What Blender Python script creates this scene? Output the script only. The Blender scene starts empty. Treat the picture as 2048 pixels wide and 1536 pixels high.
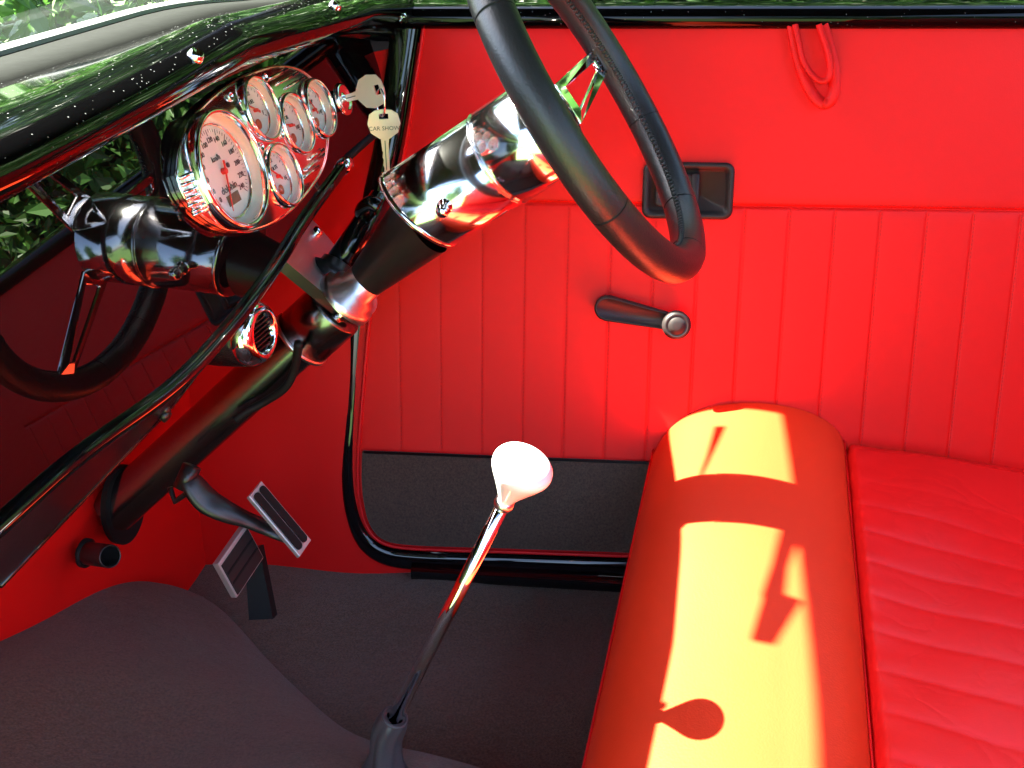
import bpy, bmesh, math, random
import numpy as np
from mathutils import Vector, Matrix
random.seed(7); rng = np.random.default_rng(7)
S = bpy.context.scene
COL = S.collection
R_ = math.radians

# ------------------------------------------------------------------ camera, world, sun, exposure
FPX = 2100.0; TH = R_(28.0); PS = R_(13.2)
s_, c_ = math.sin(TH), math.cos(TH); sp_, cp_ = math.sin(PS), math.cos(PS)
CR = np.array([cp_, sp_, 0]); CF = np.array([-sp_*c_, cp_*c_, -s_]); CU = np.array([-sp_*s_, cp_*s_, c_])
cam = bpy.data.cameras.new('camera'); camo = bpy.data.objects.new('camera', cam); COL.objects.link(camo)
cam.sensor_width = 36.0; cam.lens = FPX/2048*36; cam.clip_start = 0.01; cam.clip_end = 300
camo.matrix_world = Matrix(((CR[0], CU[0], -CF[0], 0), (CR[1], CU[1], -CF[1], 0), (CR[2], CU[2], -CF[2], 0), (0, 0, 0, 1)))
S.camera = camo

SUN = np.array([-.68, .005, 1.0]); SUN /= np.linalg.norm(SUN)      # direction towards the sun
w = bpy.data.worlds.new('World'); S.world = w; w.use_nodes = True
wn = w.node_tree.nodes; wl = w.node_tree.links
sky = wn.new('ShaderNodeTexSky'); sky.sky_type = 'NISHITA'; sky.sun_disc = False
sky.sun_elevation = math.asin(SUN[2]); sky.sun_rotation = math.atan2(SUN[0], SUN[1])
bg = wn['Background']; bg.inputs['Strength'].default_value = 0.062
wl.new(sky.outputs[0], bg.inputs['Color'])
sky.air_density = 1.0; sky.dust_density = 2.0
sun = bpy.data.lights.new('sun', 'SUN'); sun.energy = 5.0; sun.angle = R_(0.55); sun.color = (1, .96, .80)
suno = bpy.data.objects.new('sun', sun); COL.objects.link(suno)
suno.rotation_euler = Vector(SUN).to_track_quat('Z', 'Y').to_euler()
S.view_settings.view_transform = 'Standard'; S.view_settings.look = 'None'
S.view_settings.exposure = 4.5; S.view_settings.gamma = 1
S.render.engine = 'CYCLES'
S.cycles.max_bounces = 10; S.cycles.diffuse_bounces = 5; S.cycles.glossy_bounces = 6; S.cycles.transparent_max_bounces = 12
S.cycles.caustics_reflective = False; S.cycles.caustics_refractive = False
S.cycles.sample_clamp_indirect = 6.0

# ------------------------------------------------------------------ measuring helpers (rays of the survey camera onto real planes)
def ray(x, y): return (x-1024)*CR/FPX - (y-768)*CU/FPX + CF
def at(x, y, d): return ray(x, y)*d
def hit(x, y, p, n):
    k = ray(x, y); return k*((np.array(p) @ n)/(k @ n))
def nrm(v): v = np.array(v, float); return v/np.linalg.norm(v)

# ------------------------------------------------------------------ object helpers
def link(o, parent=None):
    COL.objects.link(o)
    if parent is not None: o.parent = parent
    return o
def mesh(name, V, Fc, mat, parent=None, smooth=True, mods=()):
    m = bpy.data.meshes.new(name); m.from_pydata([tuple(map(float, v)) for v in V], [], [tuple(f) for f in Fc]); m.update()
    bm = bmesh.new(); bm.from_mesh(m); bmesh.ops.recalc_face_normals(bm, faces=bm.faces); bm.to_mesh(m); bm.free()
    m.materials.append(mat)
    for p in m.polygons: p.use_smooth = smooth
    o = link(bpy.data.objects.new(name, m), parent)
    for k in mods:
        if k[0] == 'bevel':
            b = o.modifiers.new('bevel', 'BEVEL'); b.width = k[1]; b.segments = k[2] if len(k) > 2 else 3; b.limit_method = 'ANGLE'; b.angle_limit = R_(35); b.harden_normals = False
        if k[0] == 'sub':
            b = o.modifiers.new('sub', 'SUBSURF'); b.levels = b.render_levels = k[1]
        if k[0] == 'solid':
            b = o.modifiers.new('solid', 'SOLIDIFY'); b.thickness = k[1]; b.offset = k[2] if len(k) > 2 else -1
    return o
def sharp(o, ang=35):
    me = o.data
    try: me.set_sharp_from_angle(angle=R_(ang))
    except Exception: pass
    return o
def thing(name, label, cat, loc=(0, 0, 0), group=None):
    o = bpy.data.objects.new(name, None); o.empty_display_size = .02; link(o)
    o['label'] = label; o['category'] = cat
    if group: o['group'] = group
    return o
def tag(o, label=None, cat=None, group=None, kind=None):
    if label: o['label'] = label
    if cat: o['category'] = cat
    if group: o['group'] = group
    if kind: o['kind'] = kind
    return o
class MB:
    def __init__(s): s.v = []; s.f = []
    def add(s, V, Fc):
        b = len(s.v); s.v += [np.array(v, float) for v in V]; s.f += [tuple(i+b for i in f) for f in Fc]; return s
    def out(s, name, mat, parent=None, smooth=True, mods=(), ang=None):
        o = mesh(name, s.v, s.f, mat, parent, smooth, mods)
        if ang: sharp(o, ang)
        return o
def catmull(P, n=8):
    P = [np.array(p, float) for p in P]; Q = [2*P[0]-P[1]]+P+[2*P[-1]-P[-2]]; out = []
    for i in range(1, len(Q)-2):
        for k in range(n):
            t = k/n; a, b, c, d = Q[i-1:i+3]
            out.append(.5*((2*b)+(-a+c)*t+(2*a-5*b+4*c-d)*t*t+(-a+3*b-3*c+d)*t**3))
    out.append(P[-1]); return out
def frame(a):
    a = nrm(a); h = np.array([0, 0, 1.]) if abs(a[2]) < .9 else np.array([1., 0, 0])
    e1 = nrm(np.cross(h, a)); return a, e1, np.cross(a, e1)
def tube(P, r, seg=20, closed=False, caps=True, sq=(1, 1), up=None):
    P = [np.array(p, float) for p in P]; n = len(P); rr = r if hasattr(r, '__len__') else [r]*n
    V = []; Fc = []; e = None
    for i in range(n):
        t = nrm(P[(i+1) % n]-P[i-1]) if closed else nrm(P[min(i+1, n-1)]-P[max(i-1, 0)])
        if e is None:
            e = frame(t)[1] if up is None else nrm(np.cross(up, t))
        e = nrm(e - t*(e @ t)); b = np.cross(t, e)
        for k in range(seg):
            A = 2*math.pi*k/seg; V.append(P[i]+rr[i]*(math.cos(A)*e*sq[0]+math.sin(A)*b*sq[1]))
    for i in range(n if closed else n-1):
        j = (i+1) % n
        for k in range(seg):
            l = (k+1) % seg; Fc.append((i*seg+k, i*seg+l, j*seg+l, j*seg+k))
    if caps and not closed:
        Fc.append(tuple(range(seg))[::-1]); Fc.append(tuple((n-1)*seg+k for k in range(seg)))
    return V, Fc
def lathe(prof, o, a, seg=48, caps=False):
    a, e1, e2 = frame(a); V = []; Fc = []; n = len(prof)
    for r, h in prof:
        for k in range(seg):
            A = 2*math.pi*k/seg; V.append(np.array(o)+a*h+r*(math.cos(A)*e1+math.sin(A)*e2))
    for i in range(n-1):
        for k in range(seg):
            l = (k+1) % seg; Fc.append((i*seg+k, i*seg+l, (i+1)*seg+l, (i+1)*seg+k))
    if caps: Fc.append(tuple(range(seg))[::-1]); Fc.append(tuple((n-1)*seg+k for k in range(seg)))
    return V, Fc
def prism(P, off):
    P = [np.array(p, float) for p in P]; n = len(P); off = np.array(off)
    V = P+[p+off for p in P]
    Fc = [tuple(range(n)), tuple(range(2*n-1, n-1, -1))]+[(i, (i+1) % n, (i+1) % n+n, i+n) for i in range(n)]
    return V, Fc
def box(c, ex, ey, ez):
    c = np.array(c, float); ex, ey, ez = map(np.array, (ex, ey, ez))
    P = [c+sx*ex+sy*ey+sz*ez for sx in (-.5, .5) for sy in (-.5, .5) for sz in (-.5, .5)]
    return P, [(0, 1, 3, 2), (4, 6, 7, 5), (0, 4, 5, 1), (2, 3, 7, 6), (0, 2, 6, 4), (1, 5, 7, 3)]
def grid(fn, nu, nv):
    V = [fn(i/(nu-1), j/(nv-1)) for i in range(nu) for j in range(nv)]
    Fc = [(i*nv+j, (i+1)*nv+j, (i+1)*nv+j+1, i*nv+j+1) for i in range(nu-1) for j in range(nv-1)]
    return V, Fc
def sm(a, b, x): t = min(1, max(0, (x-a)/(b-a))); return t*t*(3-2*t)

# ------------------------------------------------------------------ materials
def mat(name, base, rough=.5, metal=0, spec=.5, coat=0, coat_rough=.03, bump=None, var=None, sheen=0, ior=None):
    m = bpy.data.materials.new(name); m.use_nodes = True; nt = m.node_tree; N = nt.nodes; L = nt.links
    b = N['Principled BSDF']; b.inputs['Base Color'].default_value = (*base, 1); b.inputs['Roughness'].default_value = rough
    b.inputs['Metallic'].default_value = metal; b.inputs['Specular IOR Level'].default_value = spec
    b.inputs['Coat Weight'].default_value = coat; b.inputs['Coat Roughness'].default_value = coat_rough
    if ior: b.inputs['IOR'].default_value = ior
    if sheen: b.inputs['Sheen Weight'].default_value = sheen
    tc = N.new('ShaderNodeTexCoord')
    m['b'] = 1
    if var:    # (scale, amount)
        n = N.new('ShaderNodeTexNoise'); n.inputs['Scale'].default_value = var[0]; n.inputs['Detail'].default_value = 6
        L.new(tc.outputs['Object'], n.inputs['Vector'])
        mx = N.new('ShaderNodeMix'); mx.data_type = 'RGBA'
        mx.inputs[6].default_value = (*[c*(1-var[1]) for c in base], 1); mx.inputs[7].default_value = (*[min(1, c*(1+var[1])) for c in base], 1)
        L.new(n.outputs['Fac'], mx.inputs[0]); L.new(mx.outputs[2], b.inputs['Base Color'])
    if bump:   # list of (type, scale, strength, distance)
        prev = None
        for t, sc, st, di in bump:
            if t == 'noise':
                n = N.new('ShaderNodeTexNoise'); n.inputs['Scale'].default_value = sc; n.inputs['Detail'].default_value = 5; out = n.outputs['Fac']
            else:
                n = N.new('ShaderNodeTexVoronoi'); n.inputs['Scale'].default_value = sc
                n.feature = 'DISTANCE_TO_EDGE' if t == 'crack' else 'F1'; out = n.outputs['Distance']
            L.new(tc.outputs['Object'], n.inputs['Vector'])
            if t == 'crack':
                r = N.new('ShaderNodeValToRGB'); r.color_ramp.elements[1].position = .08; L.new(out, r.inputs[0]); out = r.outputs[0]
                nn = N.new('ShaderNodeTexNoise'); nn.inputs['Scale'].default_value = sc*.7; nn.inputs['Detail'].default_value = 4
                L.new(tc.outputs['Object'], nn.inputs['Vector'])
                va = N.new('ShaderNodeVectorMath'); va.operation = 'MULTIPLY_ADD'; va.inputs[1].default_value = (.16,)*3
                L.new(nn.outputs['Color'], va.inputs[0]); L.new(tc.outputs['Object'], va.inputs[2]); L.new(va.outputs[0], n.inputs['Vector'])
            bp = N.new('ShaderNodeBump'); bp.inputs['Strength'].default_value = st; bp.inputs['Distance'].default_value = di
            L.new(out, bp.inputs['Height'])
            if prev: L.new(prev.outputs[0], bp.inputs['Normal'])
            prev = bp
        L.new(prev.outputs[0], b.inputs['Normal'])
    return m
def dusty(m, dens=.985, scale=260, col=(.75, .75, .72)):
    nt = m.node_tree; N = nt.nodes; L = nt.links; b = N['Principled BSDF']; tc = N['Texture Coordinate']
    v = N.new('ShaderNodeTexVoronoi'); v.inputs['Scale'].default_value = scale; L.new(tc.outputs['Object'], v.inputs['Vector'])
    sx = N.new('ShaderNodeSeparateColor'); L.new(v.outputs['Color'], sx.inputs[0])
    g = N.new('ShaderNodeMath'); g.operation = 'GREATER_THAN'; g.inputs[1].default_value = dens; L.new(sx.outputs[0], g.inputs[0])
    l = N.new('ShaderNodeMath'); l.operation = 'LESS_THAN'; l.inputs[1].default_value = .22; L.new(v.outputs['Distance'], l.inputs[0])
    a = N.new('ShaderNodeMath'); a.operation = 'MULTIPLY'; L.new(g.outputs[0], a.inputs[0]); L.new(l.outputs[0], a.inputs[1])
    mx = N.new('ShaderNodeMix'); mx.data_type = 'RGBA'; mx.inputs[6].default_value = b.inputs['Base Color'].default_value; mx.inputs[7].default_value = (*col, 1)
    L.new(a.outputs[0], mx.inputs[0]); L.new(mx.outputs[2], b.inputs['Base Color'])
    mm = N.new('ShaderNodeMath'); mm.operation = 'SUBTRACT'; mm.inputs[0].default_value = b.inputs['Coat Weight'].default_value; L.new(a.outputs[0], mm.inputs[1])
    mm.use_clamp = True; L.new(mm.outputs[0], b.inputs['Coat Weight'])
    return m

RED = (.72, .0065, .0045)
M_red = mat('red_leather', RED, .5, spec=.2, bump=[('noise', 700, .22, .0007), ('noise', 40, .10, .002)], var=(7, .06))
M_bolster = mat('red_bolster_leather', (.72, .036, .009), .45, spec=.25, bump=[('noise', 520, .25, .0008), ('noise', 9, .16, .003)], var=(9, .05))
M_seat = mat('red_seat_leather', (.72, .008, .007), .40, spec=.28, bump=[('crack', 11, .17, .0010), ('noise', 700, .12, .0006), ('noise', 30, .15, .002)], var=(9, .07))
M_redfirm = mat('red_trim_board', (.70, .006, .0045), .55, spec=.2, bump=[('noise', 600, .12, .0006)], var=(5, .06))
M_piping = mat('red_piping', (.66, .006, .008), .45, spec=.25)
M_thread = mat('red_thread', (.55, .012, .012), .7, spec=.2)
M_black = dusty(mat('black_paint', (.0008, .0008, .0010), .5, spec=0, coat=1, coat_rough=.05), .90, 560, (.12, .13, .13))
M_blackc = mat('black_gloss', (.004, .004, .005), .5, spec=0, coat=1, coat_rough=.02)
M_dash = mat('black_dash_mirror', (.003, .002, .0025), .5, spec=0, coat=1, coat_rough=.004)
M_dash.node_tree.nodes['Principled BSDF'].inputs['Coat IOR'].default_value = 1.62
M_flake = mat('purple_black_flake', (.020, .010, .018), .33, metal=.7, bump=[('noise', 700, 1.0, .0016)], var=(900, .9), coat=.4, coat_rough=.1)
M_chrome = mat('chrome', (.86, .86, .87), .035, metal=1, bump=[('noise', 35, .05, .0006)])
M_chromes = dusty(mat('chrome_dusty', (.90, .90, .92), .11, metal=1, bump=[('noise', 14, .04, .0010)]), .985, 230)
M_satin = mat('satin_steel', (.24, .225, .225), .22, metal=1)
M_darkmet = mat('dark_satin_metal', (.05, .045, .045), .33, metal=.75, spec=.5)
M_alu = mat('machined_aluminium', (.78, .75, .74), .30, metal=1)
M_plate = mat('polished_plate', (.85, .78, .78), .38, metal=1)
M_bleather = mat('black_leather', (.014, .014, .015), .38, spec=.5, bump=[('noise', 520, .38, .0008), ('noise', 60, .05, .001)])
M_bstitch = mat('black_thread', (.022, .022, .022), .55)
M_plastic = mat('dark_plastic', (.020, .015, .015), .48, spec=.32, bump=[('noise', 1500, .1, .0003)])
M_carpet = mat('grey_carpet', (.112, .062, .035), .95, spec=.15, sheen=.25, bump=[('noise', 1300, .9, .0016), ('noise', 60, .35, .004)], var=(420, .9))
M_kickcarpet = mat('kick_carpet', (.074, .045, .031), .9, spec=.2, sheen=.2, bump=[('noise', 1300, .8, .0014)], var=(420, .8))
M_greyleather = mat('grey_leather', (.050, .040, .044), .5, bump=[('noise', 500, .3, .0008)])
M_brass = mat('nickel_brass_key', (.80, .60, .56), .38, metal=.4, bump=[('noise', 500, .1, .0003)])
M_dial = mat('dial_face', (.92, .90, .88), .5)
M_cream = mat('cream_trim_ring', (.88, .80, .70), .35)
M_ink = mat('dial_ink', (.03, .03, .04), .5)
M_orange = mat('dial_orange', (.75, .10, .04), .5)
M_redneedle = mat('red_needle', (.75, .03, .02), .4)
M_lcd = mat('odometer_screen', (.16, .13, .09), .25)
M_rubber = mat('black_rubber', (.008, .008, .008), .6, spec=.2)
M_bezel = mat('satin_chrome_plate', (.93, .91, .90), .15, metal=1)
M_pad = mat('worn_pedal_metal', (.50, .44, .43), .42, metal=.6, bump=[('noise', 300, .2, .0004)])
M_white = mat('white_knob', (.86, .86, .86), .12, metal=0, coat=.6, coat_rough=.05)
M_headliner = mat('black_headliner', (.006, .006, .006), .9, spec=.1)
M_silver = mat('silver_rail', (.30, .31, .33), .35, metal=.6)
M_seal = mat('grey_seal', (.006, .0068, .0065), .8, spec=.06, var=(120, .25))
M_grass = mat('grass', (.06, .13, .025), .9, var=(3, .5), bump=[('noise', 30, .8, .05)])
M_bark = mat('bark', (.10, .07, .045), .9)
def leafmat(name, base):
    m = bpy.data.materials.new(name); m.use_nodes = True; N = m.node_tree.nodes; L = m.node_tree.links; b = N['Principled BSDF']
    b.inputs['Roughness'].default_value = .45
    oi = N.new('ShaderNodeNewGeometry'); r = N.new('ShaderNodeValToRGB')
    r.color_ramp.elements[0].color = (*[c*.45 for c in base], 1); r.color_ramp.elements[1].color = (*[min(1, c*1.6) for c in base], 1)
    L.new(oi.outputs['Random Per Island'], r.inputs[0]); L.new(r.outputs[0], b.inputs['Base Color'])
    tr = N.new('ShaderNodeBsdfTranslucent'); L.new(r.outputs[0], tr.inputs[0])
    mx = N.new('ShaderNodeMixShader'); mx.inputs[0].default_value = .35
    L.new(b.outputs[0], mx.inputs[1]); L.new(tr.outputs[0], mx.inputs[2]); L.new(mx.outputs[0], N['Material Output'].inputs[0])
    return m
M_leaf = leafmat('leaves', (.045, .12, .02)); M_leaf2 = leafmat('leaves_dark', (.03, .085, .018))
def glassmat(name, tint=(.97, .99, .98), gl=.9):
    m = bpy.data.materials.new(name); m.use_nodes = True; N = m.node_tree.nodes; L = m.node_tree.links
    N.remove(N['Principled BSDF'])
    t = N.new('ShaderNodeBsdfTransparent'); t.inputs[0].default_value = (*tint, 1)
    g = N.new('ShaderNodeBsdfGlossy'); g.inputs['Roughness'].default_value = .01; g.inputs[0].default_value = (gl, gl, gl, 1)
    lw = N.new('ShaderNodeLayerWeight'); lw.inputs[0].default_value = .5; pw = N.new('ShaderNodeMath'); pw.operation = 'POWER'; pw.inputs[1].default_value = 5.0; L.new(lw.outputs['Facing'], pw.inputs[0])
    f = N.new('ShaderNodeMath'); f.operation = 'MULTIPLY_ADD'; f.inputs[1].default_value = .9; f.inputs[2].default_value = .045; L.new(pw.outputs[0], f.inputs[0])
    mx = N.new('ShaderNodeMixShader'); L.new(f.outputs[0], mx.inputs[0]); L.new(t.outputs[0], mx.inputs[1]); L.new(g.outputs[0], mx.inputs[2])
    L.new(mx.outputs[0], N['Material Output'].inputs[0]); return m
M_glass = glassmat('window_glass')

# ------------------------------------------------------------------ key planes of the car (X rearward, Y to the driver's side, Z up)
fw = nrm([-.9918, -.126, -.017]); UD = -nrm([.04292917, -.25174807, -.96684021])   # forward / up in the door plane
UD = nrm(UD - fw*(UD @ fw)); ND = nrm(np.cross(fw, UD)); ND = -ND if ND[1] > 0 else ND      # door normal, into the cabin
RW = -fw
D0 = at(1024, 768, 1.22)
def dpl(x, y, off=0.): return hit(x, y, D0+ND*off, ND)
def duv(P): return (P-D0) @ RW, (P-D0) @ UD
def dP(u, v, off=0.): return D0+RW*u+UD*v+ND*off
FLOOR = -.815
WC = at(1184, 197.2, .88); AX = nrm([-math.cos(.605), -.037, -math.sin(.605)]); WR = .1575   # wheel centre, column axis (downwards)
nD = nrm([.955, 0, .295]); pD = np.array([-.393, 0, -.305]); wD = nrm([-.295, 0, .955]); eY = np.array([0, 1., 0])
def dsh(x, y, off=0.): return hit(x, y, pD+nD*off, nD)

# ================================================================== setting outside
g = MB(); g.add([(-60, -60, -1.22), (60, -60, -1.22), (60, 60, -1.22), (-60, 60, -1.22)], [(0, 1, 2, 3)])
tag(g.out('ground', M_grass, smooth=False), 'green lawn the car stands on', kind='structure')
def leaves_mesh(name, n, rad, size, m, seed=1):
    r = np.random.default_rng(seed); V = []; Fc = []
    cl = r.normal(size=(26, 3)); cl /= np.linalg.norm(cl, axis=1)[:, None]; cl *= r.uniform(.35, .85, (26, 1)); cl *= np.array(rad)
    for i in range(n):
        c = cl[r.integers(26)]; p = c+r.normal(size=3)*np.array(rad)*.2
        a = nrm(r.normal(size=3)+[0, 0, .3]); b = nrm(np.cross(a, r.normal(size=3))); cc = np.cross(a, b)
        L = size*r.uniform(.6, 1.3); W = L*.42; k = len(V)
        V += [p-b*L/2, p+cc*W/2+a*W*.12, p+b*L/2, p-cc*W/2+a*W*.12]; Fc.append((k, k+1, k+2, k+3))
    me = bpy.data.meshes.new(name); me.from_pydata([tuple(map(float, v)) for v in V], [], Fc); me.update(); me.materials.append(m); return me
lm1 = leaves_mesh('foliage', 9000, (1.25, .9, 1.15), .085, M_leaf, 3)
lm2 = leaves_mesh('foliage', 12000, (1.9, 1.9, 1.7), .16, M_leaf2, 5)
tm = bpy.data.meshes.new('stems'); tb = MB()
for k in range(7):
    a = k*.9; tb.add(*tube(catmull([(0.08*math.cos(a), .08*math.sin(a), -1.1), (.2*math.cos(a), .2*math.sin(a), -.4), (.6*math.cos(a+.3), .5*math.sin(a+.3), .5)], 4), [.03]*8+[.012], 6))
bush_lab = [('broad leafy bush in full sun beyond the windscreen, seen at the top left corner', (-2.55, 2.55, -.30), 1.0),
            ('leafy bush beyond the driver door, mirrored in the black dash', (-.9, 3.7, -.15), 1.15),
            ('leafy bush standing outside behind the steering wheel side of the car', (.9, 3.9, -.05), 1.2),
            ('leafy bush farther back along the lawn behind the seat', (2.9, 3.7, -.1), 1.2),
            ]
for i, (lab, loc, sc) in enumerate(bush_lab):
    b = thing('leafy_bush', lab, 'bush', group='leafy bushes around the car'); b.location = loc; b.rotation_euler = (0, 0, i*1.7); b.scale = (sc,)*3
    link(bpy.data.objects.new('foliage', lm1), b)
    if i == 0: st = tb.out('stems', M_bark, b); stm = st.data
    else: link(bpy.data.objects.new('stems', stm), b)
trunkb = MB().add(*tube([(0, 0, -4), (.05, 0, -2), (0, .05, 0), (.1, 0, 1)], [.2, .16, .12, .05], 10))
tree_lab = [('low dark tree beyond the driver door behind the gauges side', (-5.6, 5.4, 1.6), 1.5), ('low dark tree beyond the driver door opposite the seat', (-.8, 5.9, 1.3), 1.4), ('low dark tree beyond the driver door past the rear wing', (3.4, 5.6, 1.4), 1.5), ('wide dark tree at the far rear of the lawn', (8.5, 3.2, 1.8), 1.6), ('tall dark tree behind the far bushes, driver side front', (-2.9, 6.2, 2.4), 1.5), ('tall dark tree behind the far bushes, straight across the car', (1.2, 6.4, 2.6), 1.6),
            ('tall dark tree on the passenger side near the front wing', (-4.4, -8.0, 1.6), 1.2), ('tall dark tree on the passenger side behind the photographer', (3.8, -8.6, 1.5), 1.2),
            ('tall dark tree on the passenger side toward the rear', (8.5, -3.5, 1.5), 1.2),
            ('tall dark tree at the rear driver side corner', (6.0, 5.5, 1.8), 1.4)]
for i, (lab, loc, sc) in enumerate(tree_lab):
    b = thing('shade_tree', lab, 'tree', group='shade trees around the lawn'); b.location = loc; b.rotation_euler = (0, 0, i*2.1); b.scale = (sc,)*3
    link(bpy.data.objects.new('crown', lm2), b)
    if i == 0: tk = trunkb.out('trunk', M_bark, b)
    else: link(bpy.data.objects.new('trunk', tk.data), b)

# ================================================================== car body
body = thing('hot_rod', 'glossy black vintage car with red leather cabin, its driver door and red trimmed footwell', 'car')
# door opening outline (door plane px) : front edge then bottom
edge = [(846, 40), (842, 58), (828, 150), (806, 290), (781, 400), (752, 520), (737, 620), (727, 720), (718, 830), (712, 930), (716, 1000), (732, 1055), (765, 1088), (830, 1100), (1000, 1106), (1290, 1116), (1700, 1132), (2300, 1158)]
EU = [np.array(duv(dpl(*p))) for p in edge]
# jamb: black strip round the door, a rounded band standing 6 mm back of the door face and proud of the kick panel
cen = catmull([dP(u, v) for u, v in EU], 6)
wid = []
for i, c in enumerate(cen):
    t = i/len(cen); u, v = duv(c); wid.append(.018 if v > -.02 else .013 if v > -.12 else .012)
def offset_line(P, d, off):
    out = []
    for i, p in enumerate(P):
        t = nrm(P[min(i+1, len(P)-1)]-P[max(i-1, 0)]); s = np.cross(t, ND); out.append(p+s*d+ND*off)
    return out
sgn = 1.0
tt = nrm(cen[1]-cen[0]); 
if (np.cross(tt, ND) @ RW) > 0: sgn = -1.0     # want the outer side (forward / down)
def jw(c):
    u, v = duv(c); return .034 if v > .12 else .034-.014*sm(.12, -.05, v)+.012*sm(-.17, -.24, v)
prof = [(0, -.03), (.001, -.004), (.12, .002), (.45, .003), (.85, .002), (1, -.003), (1.02, -.03)]
V = []; Fc = []; npf = len(prof)
for i, c in enumerate(cen):
    t = nrm(cen[min(i+1, len(cen)-1)]-cen[max(i-1, 0)]); s = np.cross(t, ND)*sgn; W = jw(c)
    for a, h in prof: V.append(c+s*(W*a+.001)+ND*(h))
for i in range(len(cen)-1):
    for k in range(npf-1): Fc.append((i*npf+k, i*npf+k+1, (i+1)*npf+k+1, (i+1)*npf+k))
mesh('door_jamb', V, Fc, M_blackc, body, mods=(('sub', 1),))
# kick panel (same lean as the door, forward of the jamb)
KX = -.612
def kick(u_, v_):
    u = -.47+.37*u_; v = -.32+(.70-.07*(1-u_))*v_
    return dP(u, v, -.006+.012*math.sin(u_*3.1)*math.sin(v_*3))
mesh('kick_panel', *grid(kick, 20, 20), M_redfirm, body)
# firewall / toe board trim
def fwall(a, b):
    y = -.04+1.10*a; z = -.86+.62*b
    return np.array([KX-.02*math.sin(b*3.14)+.03*(1-b)*0 - .05*sm(.55, 1, b)*0, y, z])
mesh('firewall', *grid(fwall, 20, 20), M_redfirm, body)
# floor pan with ramp
def floorz(x, y):
    z = FLOOR-.010*sm(-.46, -.64, x)+.012*sm(.88, 1.0, y)*sm(-.35, -.6, x)
    z += .004*math.sin(x*23+y*9)+.003*math.sin(y*31-x*11)
    return z
mesh('floor_carpet', *grid(lambda a, b: np.array([-.66+1.3*a, -.06+1.13*b, floorz(-.66+1.3*a, -.06+1.13*b)]), 60, 60), M_carpet, body)
# transmission tunnel carpet
def yR(x): return .862-.19*sm(-.62, -.25, x)-.03*sm(-.3, 0, x)
def tun(a, b):
    x = -.64+1.1*a; s = -1+2*b; yc = .44; half = yR(x)-yc; y = yc+half*s*1.02
    p = 1.35+3.0*sm(-.50, -.20, x); h = .195-.063*sm(-.64, -.38, x)
    z = FLOOR+h*max(0, 1-abs(s)**p)**(1/1.6)
    z += .004*math.sin(x*14+y*11)+.003*math.sin(y*27-x*19)
    return np.array([x, y, max(z, FLOOR-.01)])
mesh('tunnel_carpet', *grid(tun, 60, 70), M_carpet, body)
# sill step below the door: black step
sb = MB().add(*tube([dP(-.12, duv(dpl(1000, 1150))[1], .0), dP(.9, duv(dpl(1000, 1150))[1]-.006, .0)], .012, 12))
sb.out('sill_tread', M_blackc, body)
# belt rail / window sill on the door opening and forward of it (black glossy)
# near side inner wall with window opening, roof, pillars, rear wall
def wallq(name, P, m, th=.012): return mesh(name, P, [(0, 1, 2, 3)], m, body, smooth=False, mods=(('solid', th, 0),))
wallq('passenger_sill', [(-.66, -.07, -.90), (1.1, -.07, -.90), (1.1, -.07, -.79), (-.66, -.07, -.79)], M_blackc)
wallq('passenger_kick_panel', [(-.66, -.07, -.80), (-.46, -.07, -.80), (-.46, -.07, -.17), (-.66, -.07, -.17)], M_redfirm)
wallq('passenger_rear_panel', [(.5, -.07, -.80), (1.1, -.07, -.80), (1.1, -.07, -.27), (.5, -.07, -.27)], M_redfirm)
wallq('rear_panel', [(1.1, -.07, -.86), (1.1, 1.3, -.86), (1.1, 1.3, -.20), (1.1, -.07, -.20)], M_headliner)
ZR = .272; HX = -.478
def roof(a, b):
    x = HX+(.50-HX)*a; y = -.02+1.27*b
    return np.array([x, y, ZR+.06*math.sin(math.pi*b)+.05*math.sin(math.pi*min(1, a*1.1)) - .02])
mesh('roof', *grid(roof, 24, 20), M_headliner, body, mods=(('solid', .02, 0),))
MB().add(*tube(catmull([(HX-.005, -.03, ZR-.035), (HX-.01, .3, ZR-.015+.03), (HX-.01, .55, ZR+.0+.03), (HX-.01, .85, ZR-.015+.03), (HX-.005, 1.25, ZR-.035)], 6), .022, 12)).out('windscreen_header', M_blackc, body)
mesh('driver_windscreen_pillar', *prism([(-.50, 1.068, -.14), (-.455, 1.062, -.13), (-.440, 1.062, .26), (-.485, 1.068, .26)], (0, .12, 0)), M_blackc, body, mods=(('bevel', .008, 3),))
MB().add(*tube([(-.50, -.06, -.16), (-.485, -.05, .05), (-.475, -.04, .26)], .02, 14)).out('passenger_windscreen_pillar', M_blackc, body)
for yy in (-.03, 1.24): MB().add(*tube([(-.48, yy, ZR-.03), (.51, yy, ZR-.03)], .022, 12)).out('roof_rail', M_blackc, body)
# cowl panel and side skins forward of the windscreen, closing the footwell from above
mesh('cowl', *grid(lambda a, b: np.array([-.40-.75*a, -.10+1.28*b, -.165-.25*a-.05*(2*b-1)**6]), 12, 24), M_blackc, body, mods=(('solid', .01, 0),))
mesh('bulkhead', [(-.68, -.1, -.9), (-.68, 1.25, -.9), (-.68, 1.25, -.30), (-.68, -.1, -.30)], [(0, 1, 2, 3)], M_blackc, body, smooth=False)
# ================================================================== driver door
TOPV = duv(dpl(1024, 54))[1]; SEAMV = duv(dpl(1480, 412))[1]
c0 = duv(dpl(720, 898)); c1 = duv(dpl(1320, 921))
def carp_v(u): return c0[1]+(c1[1]-c0[1])*(u-c0[0])/(c1[0]-c0[0])
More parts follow.
